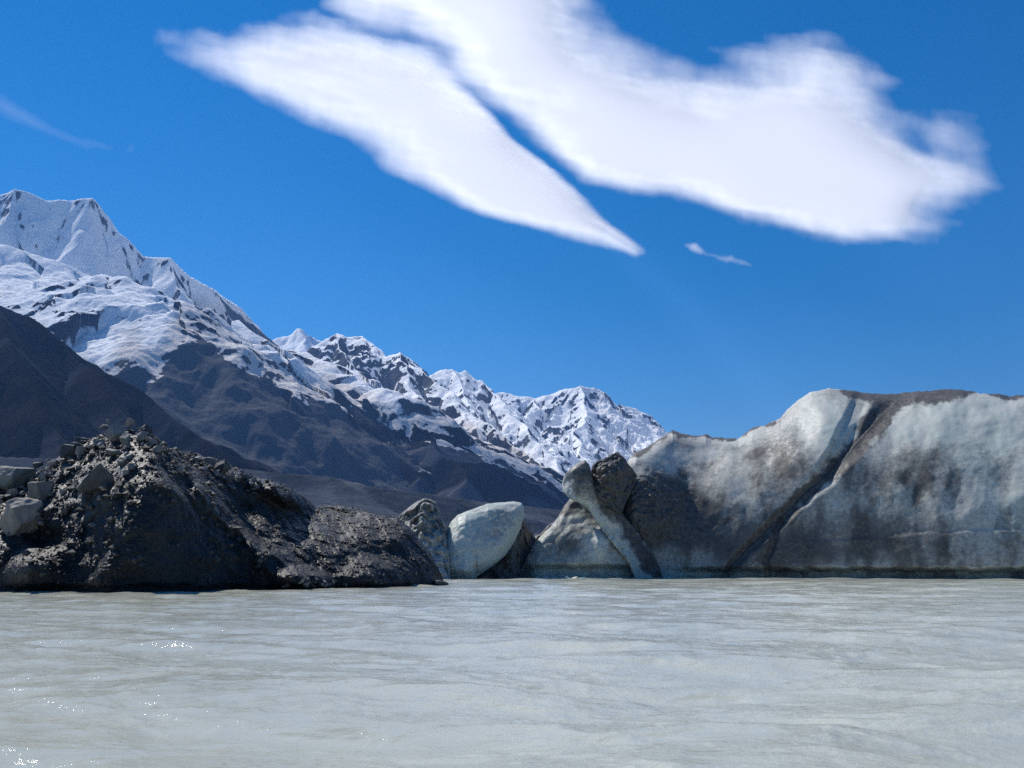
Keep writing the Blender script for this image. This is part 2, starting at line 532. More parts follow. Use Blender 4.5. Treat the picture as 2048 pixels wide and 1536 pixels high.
terrain('far_range', 'far snow covered range with rock ribs behind the right iceberg',
        [dict(p=[(820, 830, 14.2), (940, 800, 14), (1005, 783, 13.8), (1035, 790, 13.6), (1070, 796, 13.5), (1110, 786, 13.4), (1140, 776, 13.3), (1162, 769, 13.2),
                 (1185, 771, 13.2), (1200, 778, 13.2), (1218, 800, 13.2), (1260, 812, 13.2), (1300, 836, 13.2), (1335, 868, 13.2), (1400, 925, 13.2),
                 (1520, 940, 13.4), (1750, 1000, 13.6), (2200, 1060, 14)], s=.72, sb=.8),
         dict(p=[(1162, 769, 13.2), (1180, 830, 12.0), (1150, 860, 11.4), (1110, 900, 10.8)], s=.75),
         dict(p=[(1070, 796, 13.5), (1075, 815, 12.8), (1040, 840, 12.2), (1060, 890, 11.2), (1090, 930, 10.5)], s=.75),
         dict(p=[(1218, 800, 13.2), (1260, 850, 12.3), (1230, 890, 11.4), (1200, 940, 10.6)], s=.75),
         dict(p=[(1150, 860, 11.4), (1165, 905, 10.6), (1175, 960, 9.8)], s=.85),
         dict(p=[(1300, 834, 13.2), (1330, 890, 12.0), (1320, 940, 11.0)], s=.75)],
        (-6, 33, 900), (9000, 15500, 420), M_ALP,
        snowline=[(500, 990), (1400, 990)], gully=1.2, rough=1.8, snow_smooth=1, seed=700, snow_bias=.13, steep0=.62)

terrain('near_slope', 'dark brown bare slope in the near left below the snow',
        [dict(p=[(-420, 470, 3.8), (-200, 545, 3.6), (-80, 585, 3.5), (0, 610, 3.4), (60, 632, 3.4), (100, 662, 3.35), (145, 706, 3.3), (185, 730, 3.25),
                 (260, 774, 3.2), (340, 834, 3.1), (420, 888, 3.0), (520, 945, 2.9), (640, 1000, 2.75), (760, 1062, 2.6), (840, 1110, 2.5)], s=.85, sb=.55),
         dict(p=[(0, 610, 3.4), (40, 720, 2.9), (90, 830, 2.6), (130, 930, 2.4)], s=.85),
         dict(p=[(185, 730, 3.25), (240, 830, 2.85), (300, 920, 2.6)], s=.85)],
        (-33, -2, 700), (2050, 4300, 330), M_NEAR, gully=.75, rough=.5, seed=800, scree_amt=.55)

terrain('moraine', 'pale grey gravel moraine slope along the far lake shore',
        [dict(p=[(-420, 900, 2.2), (100, 915, 2.2), (400, 928, 2.25), (560, 944, 2.3), (660, 952, 2.35), (760, 975, 2.4), (850, 985, 2.5), (960, 1003, 2.6), (1060, 1012, 2.7),
                 (1140, 1022, 2.8), (1400, 1048, 3.0), (1700, 1062, 3.2), (2300, 1070, 3.4)], s=.45, sb=.25)],
        (-33, 33, 900), (1500, 3600, 200), M_MOR, gully=.4, rough=.2, seed=900, scree_amt=.8, cat='moraine')

# ------------------------------------------------------------------ relief built icebergs
def rbf(ctrl, lam=1e-3):
    c = np.array(ctrl, float); xy = c[:, :2] / 300.0; zv = c[:, 2]
    n = len(c)
    d2 = ((xy[:, None] - xy[None]) ** 2).sum(-1)
    K = np.where(d2 > 0, d2 * np.log(d2 + 1e-12) * .5, 0) + lam * np.eye(n)
    Pm = np.c_[np.ones(n), xy]
    A = np.block([[K, Pm], [Pm.T, np.zeros((3, 3))]])
    s = np.linalg.solve(A, np.r_[zv, 0, 0, 0])

    def f(u, v):
        x = np.asarray(u) / 300.0; y = np.asarray(v) / 300.0
        r = s[n] + s[n + 1] * x + s[n + 2] * y
        for i in range(n):
            q = (x - xy[i, 0]) ** 2 + (y - xy[i, 1]) ** 2
            r = r + s[i] * .5 * q * np.log(q + 1e-12)
        return r
    return f


def seg_dist(u, v, poly):
    """distance in px to a polyline and the position along it"""
    best = np.full(np.shape(u), 1e9); par = np.zeros(np.shape(u)); side = np.zeros(np.shape(u))
    n = len(poly) - 1
    for i in range(n):
        a = np.array(poly[i], float); b = np.array(poly[i + 1], float); e = b - a
        t = np.clip(((u - a[0]) * e[0] + (v - a[1]) * e[1]) / (e @ e), 0, 1)
        dx = u - a[0] - t * e[0]; dy = v - a[1] - t * e[1]
        d = np.hypot(dx, dy)
        k = d < best
        best = np.where(k, d, best); par = np.where(k, (i + t) / n, par)
        side = np.where(k, np.sign(e[0] * dy - e[1] * dx), side)
    return best, par, side


def band(u, v, poly, w0, w1=None):
    d, t, _ = seg_dist(u, v, poly)
    w1 = w0 if w1 is None else w1
    w_ = w0 + (w1 - w0) * t
    return smooth(1.25, .35, d / w_)


def blob(u, v, cu, cv, ru, rv, rot=0):
    c, s = math.cos(rot), math.sin(rot)
    x = (u - cu); y = (v - cv)
    return smooth(1.25, .25, np.hypot((x * c + y * s) / ru, (-x * s + y * c) / rv))


class Relief:
    """closed solid whose near side follows a sculpted depth field"""
    def __init__(s, name, top, bot, depth, thick, mat, step=1.6, rnd=(14, 1.5), parent=None, origin=(0, 0, 0), disp=None,
                 attrs=None, airy=False, outline_noise=2.0, seed=0):
        u = np.arange(top[0][0], top[-1][0] + .01, step)
        nz = outline_noise * fbm2(u / 22, u * 0 + seed, 4, seed, .6)
        fade = np.minimum(smooth(0, 12, u - u[0]), smooth(0, 12, u[-1] - u))
        vt = np.interp(u, [p[0] for p in top], [p[1] for p in top])
        vb = np.interp(u, [p[0] for p in bot], [p[1] for p in bot])
        gap = np.maximum(vb - vt, .5)
        vt0 = vt.copy()
        vt = vt + np.clip(nz * fade, -gap * .3, gap * .3)
        if airy: vb = vb + .6 * np.roll(nz, 9) * fade
        vb = np.maximum(vb, vt + .4)
        nrow = max(12, int((vb - vt).max() / step))
        tt = np.linspace(0, 1, nrow)
        tt = tt + .10 * np.sin(2 * np.pi * tt) / (2 * np.pi) * -1 + 0 if not airy else tt
        U = np.repeat(u[None], nrow, 0); V_ = vb[None] + tt[:, None] * (vt - vb)[None]
        st = np.gradient(vt0, u); sb = np.gradient(vb, u)
        ct = 1 / np.sqrt(1 + st ** 2); cb = 1 / np.sqrt(1 + sb ** 2)
        ed = (V_ - vt0[None]) * ct[None]
        if airy: ed = np.minimum(ed, (vb[None] - V_) * cb[None])
        ed = np.minimum(ed, np.minimum(U - u[0], u[-1] - U) * .8 + .2)
        q = np.clip(1 - ed / rnd[0], 0, 1)
        Ud = U + 5 * fbm2(U / 60, V_ / 60, 3, seed + 70, .4); Vd = V_ + 4 * fbm2(U / 60, V_ / 60, 3, seed + 80, .4)
        D = depth(Ud, Vd) + rnd[1] * (1 - np.sqrt(np.clip(1 - q * q, 0, 1)))
        p = P(U, V_, D)
        if disp is not None:
            D = D + disp(p, U, V_) * smooth(-1, 6, ed)
            p = P(U, V_, D)
        s.u, s.t, s.p, s.vt, s.vb, s.U, s.V, s.D = u, tt, p, vt, vb, U, V_, D
        du = np.gradient(p, axis=1); dt = np.gradient(p, axis=0)
        n = np.cross(du, dt); n /= np.linalg.norm(n, axis=-1, keepdims=True) + 1e-9
        s.n = n
        # far side
        nb = 14
        tb = np.linspace(1, 0, nb)[1:]
        Vb = vb[None] + tb[:, None] * (vt - vb)[None]
        Db0 = D[-1][None] * tb[:, None] + D[0][None] * (1 - tb[:, None])
        endf = np.minimum(smooth(0, 1, (u - u[0]) / (.08 * (u[-1] - u[0]) + 1)), smooth(0, 1, (u[-1] - u) / (.08 * (u[-1] - u[0]) + 1)))
        prof = np.sqrt(np.clip(4 * tb * (1 - tb), 0, 1)) if airy else np.sqrt(1 - tb * tb)
        Db = np.maximum(Db0, D.max(0)[None] * .0) + thick * prof[:, None] * (.15 + .85 * endf[None])
        # keep the far side at the same world height as the near side it backs
        a, b = ray(np.repeat(u[None], nb - 1, 0), Vb)
        pb = P(np.repeat(u[None], nb - 1, 0), Vb, Db0)
        k = Db / Db0
        pb = np.stack([pb[..., 0] * (1 + (k - 1) * .5), Db, pb[..., 2] + 0 * k], -1)
        allp = np.concatenate([p, pb], 0)
        nr, nc = allp.shape[:2]
        quads = grid_quads(nr, nc)
        i = np.arange(nc - 1)
        quads = np.concatenate([quads, np.stack([(nr - 1) * nc + i, (nr - 1) * nc + i + 1, i + 1, i], -1)])
        at = {}
        for k_, fn in (attrs or {}).items():
            Uw = U + 12 * fbm2(U / 45, V_ / 45, 5, seed + 50, .6); Vw = V_ + 9 * fbm2(U / 45, V_ / 45, 5, seed + 60, .6)
            A = fn(Uw, Vw, p, n)
            Ab = np.repeat(A[-1][None], nb - 1, 0) * .5 + .5 * A.mean()
            at[k_] = np.concatenate([A, Ab], 0)
        s.o = np_mesh(name, allp.reshape(-1, 3), quads, mat, parent=parent, origin=origin, attrs=at)

    def at(s, u, v):
        i = int(np.clip(np.searchsorted(s.u, u), 0, len(s.u) - 1))
        j = int(np.argmin(np.abs(s.V[:, i] - v)))
        return Vector(s.p[j, i]), Vector(s.n[j, i])


# ---- left debris covered iceberg
L_top = [(-190, 1010), (-150, 985), (-60, 972), (0, 966), (60, 950), (100, 928), (118, 912), (135, 893), (180, 878), (215, 866), (250, 858), (290, 868),
         (318, 886), (345, 897), (400, 911), (440, 922), (470, 937), (505, 952), (540, 962), (580, 975), (610, 993), (632, 1013), (680, 1010), (700, 1013), (725, 1021),
         (760, 1031), (795, 1034), (820, 1056), (850, 1092), (868, 1118), (882, 1146), (890, 1172)]
L_bot = [(-190, 1200), (880, 1192), (890, 1178)]
L_ctrl = [(-190, 1195, 61), (-190, 1010, 70), (-100, 1195, 59), (-100, 1090, 60), (-100, 985, 68),
          (0, 1195, 57.2), (0, 1110, 58.2), (0, 1050, 60.5), (0, 968, 67),
          (60, 1195, 56.8), (60, 1110, 57.6), (60, 1060, 60.3), (60, 1000, 63), (60, 955, 68),
          (110, 1195, 56.4), (110, 1110, 57.4), (110, 1030, 60.2), (110, 970, 63.5), (110, 920, 68),
          (165, 1195, 56), (165, 1130, 56.8), (165, 1060, 58.6), (165, 1000, 60.3), (165, 940, 63.2), (165, 885, 67.5),
          (225, 1195, 55.2), (225, 1130, 55.3), (225, 1060, 56.4), (230, 1000, 57.8), (245, 950, 59.6), (250, 905, 62.2), (250, 860, 66.5),
          (300, 1195, 56.2), (300, 1080, 56.4), (300, 990, 57.2), (305, 940, 59), (310, 892, 63.5),
          (360, 1195, 57.6), (360, 1080, 58.2), (360, 990, 59.6), (360, 940, 62.5), (360, 902, 68),
          (420, 1195, 59.5), (420, 1100, 60.6), (420, 1020, 63.5), (420, 960, 67.5), (420, 918, 72),
          (500, 1195, 61.5), (500, 1140, 61.8), (500, 1080, 64.5), (500, 1020, 69.5), (500, 985, 71), (500, 953, 73),
          (570, 1195, 63.5), (570, 1130, 64.3), (570, 1080, 67.5), (570, 1025, 73), (570, 1000, 73.6), (570, 975, 75),
          (640, 1195, 65.5), (640, 1130, 67), (640, 1070, 71.5), (640, 1018, 79),
          (720, 1195, 68), (720, 1120, 70), (720, 1070, 74), (720, 1024, 81),
          (795, 1195, 71), (795, 1130, 73.5), (795, 1080, 76), (795, 1038, 80),
          (850, 1195, 74.5), (850, 1130, 77), (850, 1096, 79), (886, 1195, 77), (886, 1165, 78.5)]
L_depth0 = rbf(L_ctrl, 2e-4)


def L_depth(u, v):
    d = L_depth0(u, v)
    d = d + 2.2 * blob(u, v, 92, 1078, 42, 26)                       # hollow under the tan boulder
    d = d + .9 * band(u, v, [(330, 930), (420, 1040), (520, 1130)], 16)
    d = d - 1.2 * band(u, v, [(400, 985), (450, 1060), (560, 1140), (640, 1165)], 26)
    d = d - 2.6 * blob(u, v, 560, 982, 62, 26, .45)                # dark hump on the crest
    d = d - 2.0 * blob(u, v, 775, 1152, 100, 40)                   # near mound by the waterline
    d = d - 2.0 * blob(u, v, 600, 1160, 55, 26)
    d = d - 1.2 * blob(u, v, 60, 1140, 70, 40)
    d = d + .6 * smooth(1165, 1178, v)
    return d


def L_disp(p, u, v):
    r = .80 * fbm3(p, 3.2, 3, 21) + .15 * fbm3(p, .9, 4, 31, .6)
    face = blob(u, v, 330, 1080, 110, 110)                          # smooth wet face
    r = r * (1 - .65 * face)
    ch = np.abs(fbm2((u + (v - 900) * -.55) / 34, v / 260, 3, 41))
    return r + .35 * ch * smooth(380, 480, u) + .05 * fbm3(p, .3, 2, 51)


def L_grit(u, v, p, n):
    a = smooth(1120, 960, v) * .6 + .35 * smooth(-.2, .5, fbm3(p, 2.5, 3, 61))
    face = blob(u, v, 330, 1080, 120, 120)
    low = smooth(1120, 1175, v)
    return np.clip(a * (1 - .95 * face) * (1 - .8 * low) + .5 * blob(u, v, 770, 1135, 80, 25), 0, 1)


def L_pale(u, v, p, n):
    a = band(u, v, [(240, 940), (175, 1020), (140, 1060), (150, 1090), (170, 1140)], 16, 8) * .6
    a = a + .25 * band(u, v, [(410, 1000), (445, 1070), (470, 1130)], 12)
    a = a + .35 * band(u, v, [(500, 1010), (570, 1030), (640, 1065)], 18)
    a = a + .35 * blob(u, v, 190, 960, 150, 80)
    return np.clip(a * (.5 + fbm3(p, 1.2, 3, 71)), 0, 1)


lb = empty('debris_iceberg', (0, 60, 0))
tag(lb, 'long dark iceberg buried in black gravel and heaped with boulders at its left end', 'iceberg')
LB = Relief('debris_mound', L_top, L_bot, L_depth, 16, M_DEB, step=1.5, rnd=(16, 1.6), parent=lb, origin=(0, 60, 0), disp=L_disp,
            attrs={'grit': L_grit, 'pale': L_pale}, outline_noise=3.0, seed=5)


# ---- small debris berg behind
def flat_depth(d, du=0, dv=0, u0=0, v0=0):
    return lambda u, v: d + du * (u - u0) + dv * (v0 - v)


def blocky(p, sc, seed):
    return 1 - 1.8 * np.abs(fbm3(p, sc, 4, seed))


RB = Relief('rubble_iceberg', [(780, 1075), (792, 1040), (800, 1029), (815, 1016), (832, 1004), (848, 996), (862, 999), (873, 1003), (879, 1022), (886, 1040), (893, 1060), (897, 1085), (900, 1110)],
            [(780, 1172), (900, 1172)],
            lambda u, v: 104 + .05 * (1160 - v) + .05 * np.abs(u - 845), 12, M_ICE, rnd=(12, 2.5), origin=(-10, 104, 0),
            disp=lambda p, u, v: 1.1 * blocky(p, 2.6, 81) + .4 * fbm3(p, .8, 3, 82),
            attrs={'dirt_shade': lambda u, v, p, n: .78 - .35 * smooth(1050, 1100, v) + .12 * fbm3(p, 2, 3, 83), 'blue': lambda u, v, p, n: .2 + 0 * u}, seed=8).o
tag(RB, 'blocky grey iceberg standing behind the dark one, left of the rounded ice', 'iceberg')

# ---- small pale rounded iceberg
sbx = empty('rounded_iceberg', (-3, 112, 0))
tag(sbx, 'small pale blue green rounded iceberg with a dark underside between the two big bergs', 'iceberg')
Relief('ice_lobe', [(873, 1118), (878, 1098), (888, 1078), (895, 1058), (903, 1042), (915, 1030), (935, 1022), (955, 1015), (975, 1007), (1000, 1005), (1030, 1003), (1043, 1006), (1048, 1014), (1049, 1028)],
       [(873, 1120), (880, 1148), (890, 1172), (945, 1172), (955, 1152), (985, 1132), (1010, 1112), (1030, 1082), (1042, 1055), (1049, 1030)],
       lambda u, v: 109.5 + .028 * np.maximum(0, 1120 - v) + .02 * np.abs(u - 930), 9, M_ICE, rnd=(34, 2.8), parent=sbx, origin=(-3, 112, 0), airy=True,
       disp=lambda p, u, v: -.45 * np.abs(fbm3(p, 2.8, 3, 91)) + .05 * fbm3(p, .5, 3, 92) + .5 * smooth(1140, 1150, v),
       attrs={'dirt_shade': lambda u, v, p, n: .10 + .30 * blob(u, v, 1000, 1050, 60, 45, -.6) + .25 * band(u, v, [(905, 1035), (960, 1010), (1000, 1004)], 6)  # large tilted blob paints the lobe's shaded middle; thin rim band is grit
              + .25 * blob(u, v, 950, 1073, 7, 6) + .12 * fbm3(p, 1.5, 3, 93),
              'blue': lambda u, v, p, n: .55 + .3 * fbm3(p, 3, 2, 94)}, outline_noise=.8, seed=9)
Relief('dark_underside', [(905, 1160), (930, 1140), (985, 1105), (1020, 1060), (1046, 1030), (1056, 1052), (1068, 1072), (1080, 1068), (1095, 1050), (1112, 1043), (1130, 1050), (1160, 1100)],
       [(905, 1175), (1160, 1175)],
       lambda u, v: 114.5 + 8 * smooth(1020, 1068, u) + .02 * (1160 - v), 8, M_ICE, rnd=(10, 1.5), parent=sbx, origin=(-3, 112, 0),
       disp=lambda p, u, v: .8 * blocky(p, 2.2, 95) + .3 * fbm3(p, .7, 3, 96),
       attrs={'dirt_shade': lambda u, v, p, n: .98 + 0 * u, 'blue': lambda u, v, p, n: 0 * u}, seed=10)  # underside's shade put into the colour as near-full dirt; right hump is debris

# ---- big right iceberg
rb = empty('ice_wall_iceberg', (25, 120, 0))
OR = (25, 120, 0)
tag(rb, 'huge grey blue wall shaped iceberg streaked with dirty bands filling the right side', 'iceberg')

W_top = [(1243, 1010), (1247, 985), (1252, 950), (1256, 920), (1270, 905), (1300, 890), (1325, 874), (1345, 861), (1360, 866), (1385, 872), (1403, 871), (1412, 868), (1424, 874), (1445, 876), (1475, 878),
         (1492, 866), (1503, 855), (1530, 850), (1560, 836), (1580, 815), (1600, 797), (1622, 783), (1658, 777), (1700, 781), (1750, 788), (1790, 787), (1830, 783), (1880, 779),
         (1925, 779), (1955, 787), (2000, 788), (2020, 793), (2050, 790), (2150, 798), (2260, 815), (2330, 850)]
W_bot = [(1243, 1014), (1255, 1040), (1275, 1070), (1300, 1105), (1318, 1140), (1326, 1172), (1400, 1172), (2330, 1172)]
W_ctrl = [(1243, 1000, 120.0), (1260, 930, 125), (1300, 1150, 119.8), (1300, 1060, 120), (1300, 960, 123.5), (1300, 900, 128.5),
          (1350, 1150, 120), (1350, 1060, 121.6), (1350, 980, 125), (1350, 920, 128.5), (1350, 868, 133)]
for _u, _d, _t in ((1450, 119.5, 880), (1560, 117.6, 842), (1650, 115.6, 785), (1750, 113.2, 795), (1870, 110.2, 785), (2000, 107.4, 790), (2150, 104.5, 805)):
    for _k, _e in ((0, 0), (.25, 1.0), (.5, 2.6), (.68, 4.6), (.80, 6.8), (.91, 10), (1, 14)):
        W_ctrl.append((_u, 1160 + (_t - 1160) * _k, _d + _e))
W_ctrl += [(2330, 1150, 103), (2330, 860, 117)]
W_depth0 = rbf(W_ctrl, 5e-4)
CREV = [(1800, 796), (1752, 842), (1715, 880), (1690, 915), (1660, 945), (1625, 975), (1590, 1010), (1555, 1045), (1520, 1075), (1490, 1105), (1462, 1135)]
LIP = [(1735, 805), (1715, 835), (1695, 870), (1670, 910)]


def W_depth(u, v):
    d = W_depth0(u, v)
    ds, t, side = seg_dist(u, v, CREV)
    w_ = 26 - 15 * t
    d = d + 1.1 * smooth(1.3, .1, ds / w_) * (1 - .45 * t)
    low = (v > np.interp(u, [p[0] for p in CREV[::-1]], [p[1] for p in CREV[::-1]]))
    d = d - .25 * np.exp(-np.maximum(ds - w_ * .3, 0) / 100) * low * smooth(1420, 1500, u)
    d = d + .9 * band(u, v, [(1722, 800), (1700, 850), (1672, 905), (1655, 935)], 20)
    d = d + .6 * band(u, v, [(1565, 1040), (1548, 1080), (1530, 1125), (1535, 1150)], 7)
    d = d - 2.4 * blob(u, v, 1300, 1010, 62, 66) - 1.0 * blob(u, v, 1350, 1075, 90, 60)
    d = d + .16 * band(u, v, [(1385, 965), (1440, 985), (1490, 975)], 22)
    d = d + .16 * band(u, v, [(1370, 1075), (1410, 1062), (1455, 1040)], 20)
    d = d + .18 * (blob(u, v, 1825, 970, 34, 40) + blob(u, v, 1905, 965, 40, 75))
    ln = np.interp(u, [1500, 1600, 1750, 1850, 2050, 2300], [1078, 1080, 1074, 1062, 1056, 1056])
    d = d - .12 * smooth(-2, 8, v - ln) * smooth(1560, 1640, u)
    d = d + 2.4 * smooth(1132, 1146, v + 2.5 * n2(u / 30, v / 60, 4)) * smooth(1330, 1400, u)
    return d


def W_disp(p, u, v):
    r = .6 * fbm3(p * np.array([1, 1, .6]), 9.0, 1, 111) + .09 * fbm3(p * np.array([1, 1, .4]), 4.0, 2, 112) + .035 * fbm3(p, 1.3, 4, 113, .55)
    rough = blob(u, v, 1310, 1010, 80, 80)
    return r + rough * .55 * blocky(p, 1.8, 114)


def W_dirt(u, v, p, n):
    a = .38 + .28 * fbm3(p * np.array([1, 1, .6]), 7, 3, 121) + .04 * smooth(900, 1080, v)
    a += .8 * band(u, v, CREV, 24, 11)
    a += .5 * band(u, v, [(1790, 800), (1740, 880), (1690, 945)], 18, 10)
    a += .9 * smooth(14, 2, v - np.interp(u, [1700, 1760, 1830, 1940, 1965, 2010, 2060], [779, 789, 784, 781, 772, 792, 791])) * smooth(1690, 1720, u)
    a += .8 * band(u, v, [(1700, 786), (1770, 800), (1850, 800), (1930, 788)], 12)
    a += .8 * band(u, v, [(1262, 910), (1300, 892), (1345, 864), (1370, 868), (1424, 872), (1475, 878), (1505, 856), (1550, 842)], 7)
    a += .75 * blob(u, v, 1320, 1020, 95, 85) + .55 * blob(u, v, 1330, 985, 70, 40) + .45 * blob(u, v, 1400, 1060, 130, 70)
    a += .35 * blob(u, v, 1540, 930, 70, 60) + .40 * blob(u, v, 1560, 1110, 130, 45)
    a += .35 * blob(u, v, 1700, 1070, 220, 60) + .35 * blob(u, v, 1800, 930, 160, 40, -.3)
    a += .40 * (blob(u, v, 1815, 962, 16, 26) + blob(u, v, 1838, 985, 10, 28) + blob(u, v, 1908, 965, 20, 50) + blob(u, v, 1888, 1095, 12, 30))
    a -= .50 * blob(u, v, 1930, 850, 170, 75) + .40 * blob(u, v, 1640, 850, 50, 70) + .35 * blob(u, v, 1380, 915, 100, 30) + .5 * blob(u, v, 1390, 1142, 75, 8)
    a -= .35 * blob(u, v, 1715, 850, 14, 50, .5) + .3 * blob(u, v, 2000, 970, 90, 60)
    a += .30 * smooth(-.1, .6, fbm3(p * np.array([1, 1, .22]), 2.2, 3, 125)) * smooth(820, 960, v)
    a += .5 * band(u, v, [(1370, 1075), (1410, 1062), (1455, 1040)], 7) + .55 * band(u, v, [(1565, 1040), (1548, 1080), (1530, 1125)], 6)
    return np.clip(a, -.2, 1.3)


def W_blue(u, v, p, n):
    return np.clip(.15 + .5 * blob(u, v, 1930, 870, 200, 100) + .55 * blob(u, v, 1680, 850, 40, 70) + .4 * blob(u, v, 2010, 1030, 80, 90) + .7 * smooth(1125, 1145, v)
                   + .3 * fbm3(p, 5, 3, 131), 0, 1)


WB = Relief('ice_wall', W_top, W_bot, W_depth, 30, M_ICE, step=1.6, rnd=(22, 4.0), parent=rb, origin=OR, disp=W_disp,
            attrs={'dirt_shade': W_dirt, 'blue': W_blue}, outline_noise=2.0, seed=12)

Relief('ice_apron', [(1030, 1160), (1042, 1140), (1052, 1118), (1062, 1098), (1080, 1074), (1098, 1056), (1115, 1036), (1128, 1012), (1140, 996), (1158, 985), (1200, 990), (1240, 1015), (1280, 1060), (1335, 1120), (1345, 1150)],
       [(1030, 1174), (1345, 1174)],
       rbf([(1030, 1150, 119), (1060, 1140, 117.5), (1100, 1150, 116.5), (1100, 1080, 118.5), (1140, 1150, 116.2), (1140, 1080, 117.6), (1140, 1010, 120.5), (1200, 1150, 115.8), (1200, 1080, 117.0),
            (1200, 1000, 121), (1260, 1150, 117.4), (1260, 1080, 118), (1300, 1150, 118.8), (1340, 1150, 121), (1300, 1090, 120.5)]),
       10, M_ICE, rnd=(12, 1.4), parent=rb, origin=OR,
       disp=lambda p, u, v: .35 * fbm3(p, 3, 3, 141) + .06 * fbm3(p, .8, 3, 142) - .8 * blob(u, v, 1205, 1085, 20, 30) + 1.6 * smooth(1125, 1140, v),
       attrs={'dirt_shade': lambda u, v, p, n: .42 + .5 * blob(u, v, 1142, 1012, 26, 30) + .3 * blob(u, v, 1130, 1080, 40, 30) + .45 * blob(u, v, 1062, 1105, 16, 20)
              - .3 * blob(u, v, 1190, 1080, 24, 40) + .3 * fbm3(p, 2.2, 3, 143) + .5 * smooth(1290, 1320, u),
              'blue': lambda u, v, p, n: np.clip(.35 + .6 * smooth(1115, 1140, v) + .2 * fbm3(p, 3, 2, 144), 0, 1)}, outline_noise=1.2, seed=13)

FIN_L = [(1150, 1000), (1180, 1030), (1215, 1075), (1260, 1125), (1290, 1160)]
Relief('twisted_fin', [(1124, 970), (1127, 955), (1134, 944), (1148, 932), (1160, 925), (1171, 918), (1178, 926), (1184, 950), (1189, 975), (1197, 988), (1215, 1000), (1240, 1022), (1265, 1050), (1290, 1085), (1312, 1120), (1330, 1160)],
       [(1124, 972), (1127, 984), (1138, 996), (1150, 1003), (1165, 1010), (1180, 1024), (1195, 1046), (1212, 1072), (1235, 1100), (1258, 1130), (1275, 1172), (1330, 1174)],
       rbf([(1124, 970, 117.5), (1150, 960, 115), (1175, 930, 116), (1150, 1000, 115.6), (1185, 985, 115.6), (1180, 1020, 116.0), (1220, 1010, 116.6), (1215, 1060, 116.2),
            (1270, 1060, 117.6), (1260, 1110, 116.4), (1310, 1120, 119), (1290, 1150, 118), (1330, 1160, 120), (1230, 1100, 116.0), (1262, 1160, 117)]),
       4.5, M_ICE, rnd=(6, .6), parent=rb, origin=OR, airy=True,
       disp=lambda p, u, v: .45 * fbm3(p, 2.0, 3, 151) + .12 * fbm3(p, .6, 3, 152),
       attrs={'dirt_shade': lambda u, v, p, n: .62 + .25 * blob(u, v, 1165, 945, 30, 28) + .75 * band(u, v, [(1180, 950), (1200, 1000), (1245, 1040), (1290, 1105), (1315, 1150)], 15)
              - .42 * band(u, v, [(1124, 962), (1132, 988), (1150, 1000), (1185, 1022), (1225, 1070), (1270, 1130), (1300, 1165)], 13) + .2 * fbm3(p, 1.5, 3, 153),
              'blue': lambda u, v, p, n: np.clip(.2 + .5 * band(u, v, FIN_L, 16), 0, 1)}, outline_noise=3.0, seed=14)

Relief('dark_block', [(1181, 950), (1184, 932), (1190, 923), (1200, 919), (1216, 914), (1226, 906), (1236, 905), (1246, 913), (1256, 927), (1266, 938), (1274, 950)],
       [(1181, 954), (1186, 972), (1194, 990), (1212, 1008), (1234, 1024), (1244, 1026), (1252, 1006), (1262, 985), (1274, 954)],
       rbf([(1183, 950, 117.6), (1200, 940, 115.5), (1200, 985, 115.6), (1225, 920, 117.6), (1225, 970, 115.2), (1240, 1015, 116.4), (1246, 940, 115.8), (1262, 950, 118.5), (1250, 990, 117.5)]),
       6, M_ICE, rnd=(4, .5), parent=rb, origin=OR, airy=True,
       disp=lambda p, u, v: .60 * blocky(p, 1.6, 161) + .12 * fbm3(p, .4, 3, 162),
       attrs={'dirt_shade': lambda u, v, p, n: 1.15 + .2 * fbm3(p, 1.2, 3, 163), 'blue': lambda u, v, p, n: 0 * u}, outline_noise=3.2, seed=15)

# ------------------------------------------------------------------ boulders
def rock_mesh(name, seed, mat, n=26, block=4.0, cuts=2, amp=.05, bev=.05):
    rs = np.random.RandomState(seed)
    d = rs.normal(size=(n, 3)); d /= np.linalg.norm(d, axis=1)[:, None]
    rad = 1 / (np.abs(d) ** block).sum(1) ** (1 / block)
    pts = d * rad[:, None] * (.82 + .18 * rs.rand(n))[:, None] * .5
    bm = bmesh.new()
    for p in pts: bm.verts.new(p)
    bmesh.ops.convex_hull(bm, input=bm.verts[:])
    bmesh.ops.delete(bm, geom=[v for v in bm.verts if not v.link_faces], context='VERTS')
    bmesh.ops.dissolve_limit(bm, angle_limit=RAD(14), verts=bm.verts[:], edges=bm.edges[:])
    bmesh.ops.bevel(bm, geom=bm.edges[:], offset=bev * .5, segments=1, affect='EDGES', profile=.5, clamp_overlap=True)
    bmesh.ops.triangulate(bm, faces=bm.faces[:])
    for _ in range(cuts):
        bmesh.ops.subdivide_edges(bm, edges=[e for e in bm.edges if e.calc_length() > .07], cuts=1, use_grid_fill=True)
    bmesh.ops.triangulate(bm, faces=bm.faces[:])
    bm.normal_update()
    co = np.array([v.co for v in bm.verts])
    if amp:
        dd = amp * fbm3(co + seed * 1.7, .28, 4, seed)
        for v, k in zip(bm.verts, dd): v.co += v.normal * float(k)
    me = bpy.data.meshes.new(name); bm.to_mesh(me); bm.free()
    me.materials.append(mat)
    return me


def px2m(px, D): return px * D / F


